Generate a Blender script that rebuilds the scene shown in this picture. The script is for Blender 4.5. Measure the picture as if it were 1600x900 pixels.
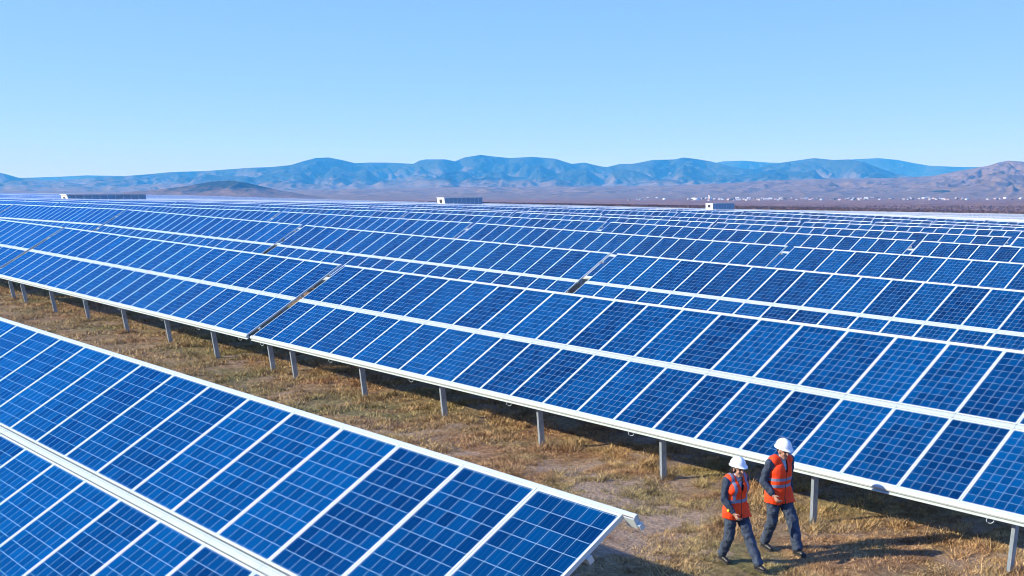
import bpy, bmesh, math, random
import numpy as np
from mathutils import Vector, Matrix, Euler, noise as mnoise
from math import sin, cos, tan, radians, pi, sqrt, atan2, exp

random.seed(7)
RNG = np.random.default_rng(7)
SC = bpy.context.scene
COL = SC.collection
for _o in list(bpy.data.objects):
    bpy.data.objects.remove(_o)

# ------------------------------------------------------------------ camera
CAM = Vector((27.556, -12.57, 3.622))
YAW, PITCH, ROLL, FPX, PCX, PCY = -0.7365, -0.395, -0.002, 1562.5, 1086.3, 949.0
_f = Vector((sin(YAW) * cos(PITCH), cos(YAW) * cos(PITCH), sin(PITCH)))
_r = Vector((cos(YAW), -sin(YAW), 0))
_u = _r.cross(_f)
VR = _r * cos(ROLL) + _u * sin(ROLL)
VU = _u * cos(ROLL) - _r * sin(ROLL)
VF = _f
cam_data = bpy.data.cameras.new('camera')
cam = bpy.data.objects.new('camera', cam_data)
COL.objects.link(cam)
cam.matrix_world = Matrix(((VR.x, VU.x, -VF.x, CAM.x), (VR.y, VU.y, -VF.y, CAM.y), (VR.z, VU.z, -VF.z, CAM.z), (0, 0, 0, 1)))
cam_data.sensor_width = 36
cam_data.lens = FPX / 1600 * 36
cam_data.shift_x = (800 - PCX) / 1600
cam_data.shift_y = (PCY - 450) / 1600
cam_data.clip_start = 0.1
cam_data.clip_end = 60000
SC.camera = cam

# ------------------------------------------------------------------ sky, sun, exposure
SKY_GRADE = ((.55, 1.34), (.36, 1.90), (.22, 4.5))
SUN_EL = radians(27.5)
SHADOW_AZ = radians(33)                       # shadows run towards +Y, turned this much to +X
SUN_DIR = Vector((-sin(SHADOW_AZ) * cos(SUN_EL), -cos(SHADOW_AZ) * cos(SUN_EL), sin(SUN_EL)))
w = bpy.data.worlds.new('World')
SC.world = w
w.use_nodes = True
wn = w.node_tree
wn.nodes.clear()
sky = wn.nodes.new('ShaderNodeTexSky')
sky.sky_type = 'NISHITA'
sky.sun_disc = False
sky.sun_elevation = SUN_EL
sky.sun_rotation = atan2(SUN_DIR.x, SUN_DIR.y)
sky.altitude = 2500
sky.air_density = 0.6
sky.dust_density = 0.0
sky.ozone_density = 6.0
# colour grade of the sky: each channel raised to a power and scaled
sepc = wn.nodes.new('ShaderNodeSeparateColor')
comc = wn.nodes.new('ShaderNodeCombineColor')
for _i, (_g, _k) in enumerate(SKY_GRADE):
    _p = wn.nodes.new('ShaderNodeMath'); _p.operation = 'POWER'; _p.inputs[1].default_value = _g
    _m = wn.nodes.new('ShaderNodeMath'); _m.operation = 'MULTIPLY'; _m.inputs[1].default_value = _k
    wn.links.new(sepc.outputs[_i], _p.inputs[0]); wn.links.new(_p.outputs[0], _m.inputs[0]); wn.links.new(_m.outputs[0], comc.inputs[_i])
bg = wn.nodes.new('ShaderNodeBackground')
bg.inputs[1].default_value = 0.15
wo = wn.nodes.new('ShaderNodeOutputWorld')
wn.links.new(sky.outputs[0], sepc.inputs[0])
wn.links.new(comc.outputs[0], bg.inputs[0])
wn.links.new(bg.outputs[0], wo.inputs[0])

sl = bpy.data.lights.new('sun', 'SUN')
sl.energy = 5.0
sl.angle = radians(0.5)
sl.color = (1.0, 0.96, 0.86)
so = bpy.data.objects.new('sun', sl)
COL.objects.link(so)
so.rotation_euler = SUN_DIR.to_track_quat('Z', 'Y').to_euler()
so.location = (0, 0, 50)

SC.view_settings.view_transform = 'Standard'
SC.view_settings.look = 'None'
SC.view_settings.exposure = 0.55
SC.view_settings.gamma = 1
SC.render.engine = 'CYCLES'
SC.cycles.use_denoising = True
try:
    SC.cycles.denoiser = 'OPENIMAGEDENOISE'
except Exception:
    pass
SC.cycles.max_bounces = 6
SC.cycles.diffuse_bounces = 3
SC.cycles.glossy_bounces = 3
SC.cycles.volume_bounces = 1
SC.cycles.caustics_reflective = False
SC.cycles.caustics_refractive = False
SC.cycles.filter_width = 1.0


# ------------------------------------------------------------------ helpers
def ray(px, py):
    return VF + VR * ((px - PCX) / FPX) - VU * ((py - PCY) / FPX)


def project(p):
    d = Vector(p) - CAM
    z = d.dot(VF)
    if z < 0.1:
        return None
    return (PCX + FPX * d.dot(VR) / z, PCY - FPX * d.dot(VU) / z)


def tag(o, label=None, cat=None, group=None, kind=None):
    if label: o['label'] = label
    if cat: o['category'] = cat
    if group: o['group'] = group
    if kind: o['kind'] = kind
    return o


def empty(name, loc=(0, 0, 0), rot=(0, 0, 0), parent=None):
    o = bpy.data.objects.new(name, None)
    o.empty_display_size = 0.3
    COL.objects.link(o)
    o.location = loc
    o.rotation_euler = rot
    if parent: o.parent = parent
    return o


def link(name, me, parent=None, loc=(0, 0, 0), rot=(0, 0, 0), scale=(1, 1, 1)):
    o = bpy.data.objects.new(name, me)
    COL.objects.link(o)
    o.location = loc
    o.rotation_euler = rot
    o.scale = scale
    if parent: o.parent = parent
    return o


class MB:
    """Collects polygons with a material index and optional uv, then makes one mesh."""
    def __init__(s):
        s.v, s.f, s.m, s.uv, s.sm = [], [], [], [], []

    def face(s, pts, m=0, uv=None, smooth=False):
        n = len(s.v)
        s.v.extend([tuple(p) for p in pts])
        s.f.append(tuple(range(n, n + len(pts))))
        s.m.append(m)
        s.uv.append(uv or [(0, 0)] * len(pts))
        s.sm.append(smooth)

    def box(s, x0, x1, y0, y1, z0, z1, m=0, T=None, bottom=True):
        P = [Vector((x, y, z)) for z in (z0, z1) for y in (y0, y1) for x in (x0, x1)]
        if T: P = [T @ p for p in P]
        n = len(s.v)
        s.v.extend([tuple(p) for p in P])
        fs = [(4, 5, 7, 6), (0, 1, 5, 4), (1, 3, 7, 5), (3, 2, 6, 7), (2, 0, 4, 6)]
        if bottom: fs.append((0, 2, 3, 1))
        for f in fs:
            s.f.append(tuple(n + i for i in f)); s.m.append(m); s.uv.append([(0, 0)] * 4); s.sm.append(False)

    def sweep(s, prof, x0, x1, m=0, smooth=False, caps=True, T=None):
        """profile of (y, z) points, extruded along x."""
        n = len(s.v); k = len(prof)
        for x in (x0, x1):
            for (y, z) in prof:
                p = Vector((x, y, z))
                if T: p = T @ p
                s.v.append(tuple(p))
        for i in range(k):
            j = (i + 1) % k
            s.f.append((n + i, n + j, n + k + j, n + k + i)); s.m.append(m); s.uv.append([(0, 0)] * 4); s.sm.append(smooth)
        if caps:
            s.f.append(tuple(n + i for i in reversed(range(k)))); s.m.append(m); s.uv.append([(0, 0)] * k); s.sm.append(False)
            s.f.append(tuple(n + k + i for i in range(k))); s.m.append(m); s.uv.append([(0, 0)] * k); s.sm.append(False)

    def tube(s, pts, r, m=0, n=8):
        pts = [Vector(p) for p in pts]
        base = len(s.v)
        for i, p in enumerate(pts):
            d = (pts[min(i + 1, len(pts) - 1)] - pts[max(i - 1, 0)]).normalized()
            a = d.orthogonal().normalized() if abs(d.x) > .9 else d.cross(Vector((1, 0, 0))).normalized()
            b = d.cross(a)
            for k in range(n):
                t = 2 * pi * k / n
                s.v.append(tuple(p + (a * cos(t) + b * sin(t)) * r))
        for i in range(len(pts) - 1):
            for k in range(n):
                j = (k + 1) % n
                s.f.append((base + i * n + k, base + i * n + j, base + (i + 1) * n + j, base + (i + 1) * n + k))
                s.m.append(m); s.uv.append([(0, 0)] * 4); s.sm.append(True)
        for q in (tuple(base + k for k in reversed(range(n))), tuple(base + (len(pts) - 1) * n + k for k in range(n))):
            s.f.append(q); s.m.append(m); s.uv.append([(0, 0)] * n); s.sm.append(False)

    def mesh(s, name, mats):
        me = bpy.data.meshes.new(name)
        me.from_pydata(s.v, [], s.f)
        for m in mats: me.materials.append(m)
        me.polygons.foreach_set('material_index', s.m)
        me.polygons.foreach_set('use_smooth', s.sm)
        uvl = me.uv_layers.new(name='UVMap')
        uvl.data.foreach_set('uv', [c for f in s.uv for p in f for c in p])
        me.update()
        return me


# ------------------------------------------------------------------ node helpers
def new_mat(name):
    m = bpy.data.materials.new(name)
    m.use_nodes = True
    nt = m.node_tree
    b = nt.nodes['Principled BSDF']
    return m, nt, b


def N(nt, typ, **kw):
    n = nt.nodes.new(typ)
    for k, v in kw.items():
        setattr(n, k, v)
    return n


def L(nt, a, b):
    nt.links.new(a, b)


def math_n(nt, op, a, b=None, c=None, clamp=False):
    n = N(nt, 'ShaderNodeMath', operation=op, use_clamp=clamp)
    for i, v in enumerate((a, b, c)):
        if v is None: continue
        if isinstance(v, (int, float)): n.inputs[i].default_value = v
        else: L(nt, v, n.inputs[i])
    return n.outputs[0]


def mixc(nt, fac, a, b, blend='MIX'):
    n = N(nt, 'ShaderNodeMix', data_type='RGBA', blend_type=blend)
    for i, v in ((0, fac), (6, a), (7, b)):
        if isinstance(v, (int, float)): n.inputs[i].default_value = v
        elif isinstance(v, tuple): n.inputs[i].default_value = (*v, 1)
        else: L(nt, v, n.inputs[i])
    return n.outputs[2]


def noise_n(nt, vec, scale, detail=4, rough=.55, dist=0):
    n = N(nt, 'ShaderNodeTexNoise')
    n.inputs['Scale'].default_value = scale
    n.inputs['Detail'].default_value = detail
    n.inputs['Roughness'].default_value = rough
    n.inputs['Distortion'].default_value = dist
    if vec is not None: L(nt, vec, n.inputs['Vector'])
    return n.outputs[0]


def ramp(nt, fac, stops):
    n = N(nt, 'ShaderNodeValToRGB')
    e = n.color_ramp.elements
    while len(e) < len(stops): e.new(0.5)
    for i, (p, c) in enumerate(stops):
        e[i].position = p
        e[i].color = (*c, 1) if isinstance(c, tuple) else (c, c, c, 1)
    L(nt, fac, n.inputs[0])
    return n.outputs[0]


def simple(name, col, rough=.5, metal=0, noise=0, nscale=20, spec=.5, bump=0):
    m, nt, b = new_mat(name)
    b.inputs['Roughness'].default_value = rough
    b.inputs['Metallic'].default_value = metal
    b.inputs['Specular IOR Level'].default_value = spec
    g = N(nt, 'ShaderNodeNewGeometry')
    tc = N(nt, 'ShaderNodeTexCoord')
    f = noise_n(nt, tc.outputs['Object'], nscale, 5)
    lo = tuple(c * (1 - noise) for c in col); hi = tuple(min(1, c * (1 + noise)) for c in col)
    L(nt, ramp(nt, f, [(0.3, lo), (0.7, hi)]), b.inputs['Base Color'])
    if bump:
        bn = N(nt, 'ShaderNodeBump')
        bn.inputs['Strength'].default_value = bump
        bn.inputs['Distance'].default_value = .01 if bump < .9 else .05
        L(nt, f, bn.inputs['Height'])
        L(nt, bn.outputs[0], b.inputs['Normal'])
    return m


# ------------------------------------------------------------------ materials
def cell_material(name, frames):
    """Blue polycrystalline cells under glass; uv runs 0..6 across and 0..10 along each panel."""
    m, nt, b = new_mat(name)
    uv = N(nt, 'ShaderNodeUVMap')
    sep = N(nt, 'ShaderNodeSeparateXYZ')
    L(nt, uv.outputs[0], sep.inputs[0])
    u, v = sep.outputs[0], sep.outputs[1]
    if frames:      # whole-table uv: 1 unit per panel in u, 1 unit per panel in v
        fu = math_n(nt, 'FRACT', u); fv = math_n(nt, 'FRACT', v)
        mu = N(nt, 'ShaderNodeMapRange'); L(nt, fu, mu.inputs[0]); mu.inputs[1].default_value = .026; mu.inputs[2].default_value = .974; mu.inputs[4].default_value = 6; mu.clamp = False
        mv = N(nt, 'ShaderNodeMapRange'); L(nt, fv, mv.inputs[0]); mv.inputs[1].default_value = .02; mv.inputs[2].default_value = .98; mv.inputs[4].default_value = 10; mv.clamp = False
        cu, cv = mu.outputs[0], mv.outputs[0]
        eu = math_n(nt, 'GREATER_THAN', math_n(nt, 'ABSOLUTE', math_n(nt, 'SUBTRACT', fu, .5)), .474)
        ev = math_n(nt, 'GREATER_THAN', math_n(nt, 'ABSOLUTE', math_n(nt, 'SUBTRACT', fv, .5)), .486)
        frame = math_n(nt, 'MAXIMUM', eu, ev)
        pid_v = N(nt, 'ShaderNodeCombineXYZ'); L(nt, math_n(nt, 'FLOOR', u), pid_v.inputs[0]); L(nt, math_n(nt, 'FLOOR', v), pid_v.inputs[1])
    else:
        cu, cv = u, v
        frame = None
        pid_v = N(nt, 'ShaderNodeCombineXYZ')
    du = math_n(nt, 'ABSOLUTE', math_n(nt, 'SUBTRACT', math_n(nt, 'FRACT', cu), .5))
    dv = math_n(nt, 'ABSOLUTE', math_n(nt, 'SUBTRACT', math_n(nt, 'FRACT', cv), .5))
    lu = math_n(nt, 'GREATER_THAN', du, .4905)
    lv = math_n(nt, 'GREATER_THAN', dv, .4905)
    line = math_n(nt, 'MAXIMUM', lu, lv)
    # busbars: three fine ribbons per cell, running up the panel
    fb = math_n(nt, 'FRACT', math_n(nt, 'MULTIPLY', cu, 3.0))
    bb = math_n(nt, 'GREATER_THAN', math_n(nt, 'ABSOLUTE', math_n(nt, 'SUBTRACT', fb, .5)), 2.0) if frames else math_n(nt, 'LESS_THAN', math_n(nt, 'ABSOLUTE', math_n(nt, 'SUBTRACT', fb, .5)), .028)
    oi = N(nt, 'ShaderNodeObjectInfo')
    cell = N(nt, 'ShaderNodeCombineXYZ')
    L(nt, math_n(nt, 'FLOOR', cu), cell.inputs[0]); L(nt, math_n(nt, 'FLOOR', cv), cell.inputs[1])
    L(nt, math_n(nt, 'MULTIPLY', oi.outputs['Random'], 91.0), cell.inputs[2])
    wn1 = N(nt, 'ShaderNodeTexWhiteNoise', noise_dimensions='3D'); L(nt, cell.outputs[0], wn1.inputs[0])
    add = N(nt, 'ShaderNodeVectorMath', operation='ADD'); L(nt, pid_v.outputs[0], add.inputs[0])
    cz = N(nt, 'ShaderNodeCombineXYZ'); L(nt, math_n(nt, 'MULTIPLY', oi.outputs['Random'], 37.0), cz.inputs[2]); L(nt, cz.outputs[0], add.inputs[1])
    wn2 = N(nt, 'ShaderNodeTexWhiteNoise', noise_dimensions='3D'); L(nt, add.outputs[0], wn2.inputs[0])
    geo = N(nt, 'ShaderNodeNewGeometry')
    patch = noise_n(nt, geo.outputs['Position'], 1.6, 3)
    t = math_n(nt, 'ADD', math_n(nt, 'MULTIPLY', wn1.outputs[0], .38), math_n(nt, 'MULTIPLY', wn2.outputs[0], .42))
    t = math_n(nt, 'ADD', t, math_n(nt, 'MULTIPLY', patch, .25))
    col = ramp(nt, t, [(0.1, CELL_LO), (0.9, CELL_HI)])
    col = mixc(nt, math_n(nt, 'MULTIPLY', bb, .13), col, (.30, .42, .62))
    col = mixc(nt, math_n(nt, 'MULTIPLY', line, .95), col, (.40, .60, .68))
    if frame is not None:
        col = mixc(nt, frame, col, (.82, .84, .86))
    # coloured reflection of anti-glare solar glass over a matt blue cell
    nt.nodes.remove(b)
    out = [n for n in nt.nodes if n.type == 'OUTPUT_MATERIAL'][0]
    df = N(nt, 'ShaderNodeBsdfDiffuse'); L(nt, col, df.inputs[0])
    gl = N(nt, 'ShaderNodeBsdfGlossy'); gl.inputs[0].default_value = (.03, .58, 1, 1)
    dust = noise_n(nt, geo.outputs['Position'], 7, 4)
    L(nt, ramp(nt, dust, [(.3, .08), (.75, .20)]), gl.inputs['Roughness'])
    fr = N(nt, 'ShaderNodeFresnel'); fr.inputs[0].default_value = 1.42
    mx = N(nt, 'ShaderNodeMixShader'); L(nt, fr.outputs[0], mx.inputs[0]); L(nt, df.outputs[0], mx.inputs[1]); L(nt, gl.outputs[0], mx.inputs[2])
    L(nt, mx.outputs[0], out.inputs[0])
    return m


CELL_LO = (.000, .014, .066)
CELL_HI = (.000, .062, .196)
M_cell = cell_material('panel_cells', False)
M_table = cell_material('panel_field', True)
M_alu = simple('white_aluminium', (.56, .62, .60), .38, 0.0, .05, 30, .6)
M_beam = simple('galvanised_beam', (.54, .60, .58), .36, 0.15, .06, 12, .7)
M_back = simple('panel_backsheet', (.55, .57, .60), .6, 0, .05)
M_cable = simple('black_cable', (.03, .03, .035), .5, 0, .1)
M_box = simple('junction_box_plastic', (.10, .11, .12), .5, 0, .1)


def galv():
    m, nt, b = new_mat('galvanised_post')
    tc = N(nt, 'ShaderNodeTexCoord')
    mp = N(nt, 'ShaderNodeMapping'); mp.inputs['Scale'].default_value = (1, 1, .25)
    L(nt, tc.outputs['Object'], mp.inputs[0])
    f = noise_n(nt, mp.outputs[0], 26, 6, .65)
    L(nt, ramp(nt, f, [(.3, (.20, .25, .29)), (.55, (.34, .40, .44)), (.75, (.52, .57, .60))]), b.inputs['Base Color'])
    b.inputs['Metallic'].default_value = .35
    L(nt, ramp(nt, f, [(.3, .55), (.7, .35)]), b.inputs['Roughness'])
    return m


M_post = galv()


def ground_color(nt, pos):
    """shared by soil and grass so that blades and soil vary together"""
    big = noise_n(nt, pos, .22, 5, .6, .6)
    mid = noise_n(nt, pos, .9, 6, .65, .4)
    fine = noise_n(nt, pos, 9, 6, .7)
    dry = ramp(nt, fine, [(.25, (.13, .080, .040)), (.5, (.36, .235, .115)), (.72, (.62, .45, .25))])
    gold = ramp(nt, fine, [(.3, (.21, .15, .07)), (.7, (.68, .51, .27))])
    green = ramp(nt, fine, [(.3, (.085, .095, .035)), (.7, (.38, .37, .15))])
    rust = ramp(nt, fine, [(.3, (.22, .115, .06)), (.7, (.58, .33, .18))])
    c = mixc(nt, ramp(nt, mid, [(.40, 0.), (.60, 1.)]), dry, gold)
    c = mixc(nt, ramp(nt, big, [(.50, 0.), (.62, .75)]), c, green)
    r2 = noise_n(nt, pos, .5, 5, .6, 1.0)
    c = mixc(nt, ramp(nt, r2, [(.52, 0.), (.63, .70)]), c, rust)
    return c, fine, mid


def ground_material():
    m, nt, b = new_mat('dry_steppe_soil')
    geo = N(nt, 'ShaderNodeNewGeometry')
    pos = geo.outputs['Position']
    c, fine, mid = ground_color(nt, pos)
    bare = noise_n(nt, pos, .38, 6, .62, .5)
    soil = ramp(nt, noise_n(nt, pos, 14, 6, .7), [(.3, (.30, .215, .15)), (.7, (.78, .61, .46))])
    c = mixc(nt, ramp(nt, bare, [(.54, 0.), (.62, .9)]), c, soil)
    c = mixc(nt, 1.0, c, (.70, .66, .62), 'MULTIPLY')
    # clods and tiny shadowed hollows come from relief below; far plain is browner scrub
    cd = N(nt, 'ShaderNodeVectorMath', operation='DISTANCE')
    L(nt, pos, cd.inputs[0]); cd.inputs[1].default_value = tuple(CAM)
    far = ramp(nt, math_n(nt, 'DIVIDE', cd.outputs['Value'], 3000.0), [(.035, 0.), (.09, 1.)])
    scr = noise_n(nt, pos, .03, 8, .65)
    scrub = ramp(nt, scr, [(.32, (.085, .045, .03)), (.5, (.19, .10, .062)), (.66, (.30, .19, .11))])
    c = mixc(nt, far, c, scrub)
    L(nt, c, b.inputs['Base Color'])
    b.inputs['Roughness'].default_value = .95
    b.inputs['Specular IOR Level'].default_value = .15
    h = math_n(nt, 'ADD', math_n(nt, 'MULTIPLY', noise_n(nt, pos, 11, 8, .75), .05), math_n(nt, 'MULTIPLY', noise_n(nt, pos, 2.2, 5, .6), .12))
    bn = N(nt, 'ShaderNodeBump'); bn.inputs['Strength'].default_value = 1.0; bn.inputs['Distance'].default_value = 1.2
    L(nt, h, bn.inputs['Height']); L(nt, bn.outputs[0], b.inputs['Normal'])
    return m


def grass_material():
    m, nt, b = new_mat('dry_grass_blades')
    geo = N(nt, 'ShaderNodeNewGeometry')
    c, fine, mid = ground_color(nt, geo.outputs['Position'])
    at = N(nt, 'ShaderNodeAttribute', attribute_name='tone')
    c2 = mixc(nt, at.outputs['Fac'], mixc(nt, 1.0, c, (.50, .44, .38), 'MULTIPLY'), mixc(nt, .28, mixc(nt, 1.0, c, (1.75, 1.7, 1.6), 'MULTIPLY'), (.85, .66, .32)))
    L(nt, c2, b.inputs['Base Color'])
    b.inputs['Roughness'].default_value = .8
    b.inputs['Specular IOR Level'].default_value = .2
    return m


def hill_material(name, forest_lo, forest_hi, tan_a, tan_b, scale=1.0):
    m, nt, b = new_mat(name)
    geo = N(nt, 'ShaderNodeNewGeometry')
    pos = geo.outputs['Position']
    sep = N(nt, 'ShaderNodeSeparateXYZ'); L(nt, pos, sep.inputs[0])
    at = N(nt, 'ShaderNodeAttribute', attribute_name='rel')
    sv = N(nt, 'ShaderNodeAttribute', attribute_name='slope_pos')
    n1 = noise_n(nt, sv.outputs['Vector'], 1.0 * scale, 8, .60, .5)
    f = math_n(nt, 'ADD', at.outputs['Fac'], math_n(nt, 'MULTIPLY', math_n(nt, 'SUBTRACT', n1, .5), 1.0))
    # dark forest weighted to slopes turned from the sun, painting in their shade
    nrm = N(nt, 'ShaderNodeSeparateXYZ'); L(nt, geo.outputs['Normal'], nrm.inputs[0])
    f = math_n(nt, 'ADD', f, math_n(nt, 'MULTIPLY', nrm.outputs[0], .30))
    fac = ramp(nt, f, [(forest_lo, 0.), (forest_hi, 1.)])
    n2 = noise_n(nt, pos, .02 * scale, 8, .7)
    tn = ramp(nt, n2, [(.3, tan_a), (.7, tan_b)])
    fo = ramp(nt, n2, [(.3, (.004, .010, .006)), (.7, (.055, .075, .040))])
    L(nt, mixc(nt, fac, tn, fo), b.inputs['Base Color'])
    b.inputs['Roughness'].default_value = .95
    b.inputs['Specular IOR Level'].default_value = .05
    return m


# ------------------------------------------------------------------ terrain
AX = [(-14000, -4), (-4000, 0), (-1500, 6.2), (-900, 6.3), (-645, 5.4), (-450, 3.5), (-327, 2.6), (-200, 1.65), (-137, 1.5), (-101, 1.4), (-67, 1.2), (-42, 1.02),
      (-25, .6), (-9, .22), (0, .01), (22.2, -.46), (60, -1.25), (150, -2.4), (1000, -5), (14000, -8)]
_ax = np.array([a[0] for a in AX], float); _az = np.array([a[1] for a in AX], float)


_by = np.array([0, 10, 48, 77, 100, 143, 200, 260, 400, 1150, 20000], float)
_bz = np.array([0, .12, .67, 1.16, 1.95, 3.45, 4.6, 5.5, 8, 23, 400], float)


def edge_z(x, y):
    """height of a table's lower edge above datum at (x, y)"""
    a = np.interp(x, _ax, _az)
    y = np.asarray(y, float)
    b = np.where(y < 0, .012 * y, np.interp(y, _by, _bz))
    return a - b


def ground_z(x, y):
    z = edge_z(x, y) - .95
    z = np.where(z < -20, -20, z)
    und = .035 * np.sin(x * .9 + 1.3 * np.sin(y * .7)) * np.sin(y * 1.1 + .6) + .02 * np.sin(x * 2.3 + y * 1.7)
    return z + und


def build_ground():
    rings = [0.0]
    r = .6
    while r < 14000:
        rings.append(r); r *= 1.045 if r < 400 else 1.07
    rings.append(14000)
    naz = 480
    R = np.array(rings[1:]); A = np.linspace(0, 2 * pi, naz, endpoint=False)
    rr, aa = np.meshgrid(R, A, indexing='ij')
    X = CAM.x + rr * np.cos(aa); Y = CAM.y + rr * np.sin(aa)
    Z = ground_z(X, Y)
    v = np.stack([X, Y, Z], -1).reshape(-1, 3)
    v = np.vstack([[CAM.x, CAM.y, float(ground_z(CAM.x, CAM.y))], v])
    n = len(R)
    faces = [(0, 1 + k, 1 + (k + 1) % naz) for k in range(naz)]
    for i in range(n - 1):
        a = 1 + i * naz; b = a + naz
        faces += [(a + k, b + k, b + (k + 1) % naz, a + (k + 1) % naz) for k in range(naz)]
    me = bpy.data.meshes.new('ground')
    me.from_pydata(v.tolist(), [], faces)
    me.polygons.foreach_set('use_smooth', [True] * len(me.polygons))
    me.materials.append(ground_material())
    tag(link('ground', me), kind='structure')


build_ground()


# ------------------------------------------------------------------ hills
def fbm(x, y, seed, octaves=5, ridged=False):
    """value built from rotated sines with hashed phases; cheap and vectorised"""
    rg = np.random.default_rng(seed)
    out = np.zeros_like(x, float); amp = 1.0; fr = 1.0; tot = 0
    for o in range(octaves):
        s = np.zeros_like(out)
        for k in range(5):
            th = rg.uniform(0, 2 * pi); ph = rg.uniform(0, 2 * pi); ff = fr * rg.uniform(.7, 1.4)
            s += np.sin((x * cos(th) + y * sin(th)) * ff * 2 * pi + ph + 1.2 * np.sin((x * sin(th) - y * cos(th)) * ff * 3.1 + ph * 2))
        s /= 2.6
        if ridged: s = 1 - np.abs(s) * 1.6
        out += s * amp; tot += amp; amp *= .52; fr *= 2.03
    return out / tot


def hill_range(name, prof, dist, foot, back, mat, seed, spur=.35, base=-21, du=2.5, px0=-420, px1=2020, wob=0.10, expo=1.25):
    """Mountain range as a height field: its crest line has the heights that the profile asks for at distance `dist`,
    slopes fall to the plain at `foot` in front and `back` behind, cut by spurs and gullies."""
    U = np.arange(px0, px1 + .1, du)
    xs = np.array([p[0] for p in prof], float); ys = np.array([p[1] for p in prof], float)
    crest_px = np.interp(U, xs, ys)
    # azimuth of each pixel column at the horizon
    dirs = [ray(u, 298) for u in U]
    az = np.array([atan2(d.x, d.y) for d in dirs])
    el = np.array([(lambda d: d.z / sqrt(d.x * d.x + d.y * d.y))(ray(u, y)) for u, y in zip(U, crest_px)])
    V = np.concatenate([np.linspace(0, 1, 84), np.linspace(1.03, 1.8, 16)])
    wobble = wob * fbm(U / 260.0, U * 0, seed + 5, 3)
    uu, vv = np.meshgrid(np.arange(len(U)), V, indexing='ij')
    D = np.where(vv <= 1, foot + (dist * (1 + wobble[uu] * .5) - foot) * vv, dist * (1 + wobble[uu] * .5) + (back - dist) * (vv - 1) / .8)
    X = CAM.x + D * np.sin(az[uu]); Y = CAM.y + D * np.cos(az[uu])
    dc = dist * (1 + wobble[uu] * .5)
    hc = np.maximum(CAM.z + dc * el[uu] - base, 0)            # crest height above base
    s = np.where(vv <= 1, vv ** expo, np.cos(np.clip((vv - 1) / .8, 0, 1) * pi / 2) ** 1.2)
    L0 = dist * .11
    warp = .35 * fbm(X / (L0 * 1.5), Y / (L0 * 1.5), seed + 3, 2)
    n = .62 * fbm(U[uu] / 105.0 + warp, vv * 1.15 + .3 * warp, seed, 5, True) + .38 * fbm(X / (L0 * .6), Y / (L0 * .6), seed + 1, 4, True)
    n2 = fbm(X / (L0 * 2.6), Y / (L0 * 2.6), seed + 9, 2)
    env = np.where(vv <= 1, np.sin(np.clip(vv, 0, 1) ** 1.35 * pi) ** .55, .35)
    cut = np.clip(.80 - n, 0, 1.2) * 1.05 + np.clip(n2, -1, 1) * .25
    Z = base + hc * np.clip(s - env * spur * cut * (.25 + .75 * s ** .5) + .10 * env, 0, .99)
    Z = np.where(np.abs(vv - 1) < 1e-9, base + hc, Z)
    # keep anything in front of the crest below the line of sight to it
    lim = CAM.z + D * (el[uu] - .0004)
    Z = np.where((vv < 1) & (Z > lim), np.maximum(lim, base), Z)
    Z = np.where(vv >= 1.79, base - 5, Z)
    nu, nv = uu.shape
    v = np.stack([X, Y, Z], -1).reshape(-1, 3)
    idx = np.arange(nu * nv).reshape(nu, nv)
    q = np.stack([idx[:-1, :-1], idx[1:, :-1], idx[1:, 1:], idx[:-1, 1:]], -1).reshape(-1, 4)
    me = bpy.data.meshes.new(name)
    me.from_pydata(v.tolist(), [], q[:, ::-1].tolist())
    me.polygons.foreach_set('use_smooth', [True] * len(me.polygons))
    rel = me.attributes.new('rel', 'FLOAT', 'POINT')
    rel.data.foreach_set('value', ((Z - base) / max(hc.max(), 1)).reshape(-1).astype(np.float32))
    sp = me.attributes.new('slope_pos', 'FLOAT_VECTOR', 'POINT')
    sp.data.foreach_set('vector', np.stack([U[uu] / 42.0, vv * 2.6, 0 * vv + seed], -1).reshape(-1).astype(np.float32))
    me.materials.append(mat)
    return tag(link(name, me), kind='structure')


TAN_A, TAN_B = (.10, .075, .05), (.26, .20, .14)
M_far = hill_material('far_ridge', .1, .3, TAN_A, TAN_B)
M_main = hill_material('forested_mountains', .30, .60, (.07, .065, .045), (.17, .14, .10), .9)
M_mid = hill_material('wooded_front_ridges', .28, .58, (.08, .07, .05), (.19, .155, .115), .9)
M_low = hill_material('grassy_front_ridges', .62, .95, (.09, .075, .055), (.22, .175, .13), .9)
M_foot = hill_material('tan_foothills', 1.05, 1.25, (.10, .072, .05), (.25, .185, .13), 1.5)
M_knoll = hill_material('dark_knoll', .45, .75, (.10, .07, .05), (.24, .17, .12), 3)
P0 = [(-420, 262), (-200, 270), (0, 276), (40, 278), (100, 276), (140, 274), (200, 275), (260, 274), (400, 276), (700, 276), (1000, 270), (1100, 258), (1130, 252), (1160, 251), (1200, 254), (1290, 256),
      (1330, 249), (1370, 247), (1400, 250), (1420, 254), (1450, 259), (1500, 261), (1560, 261), (1650, 264), (2020, 258)]
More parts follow.
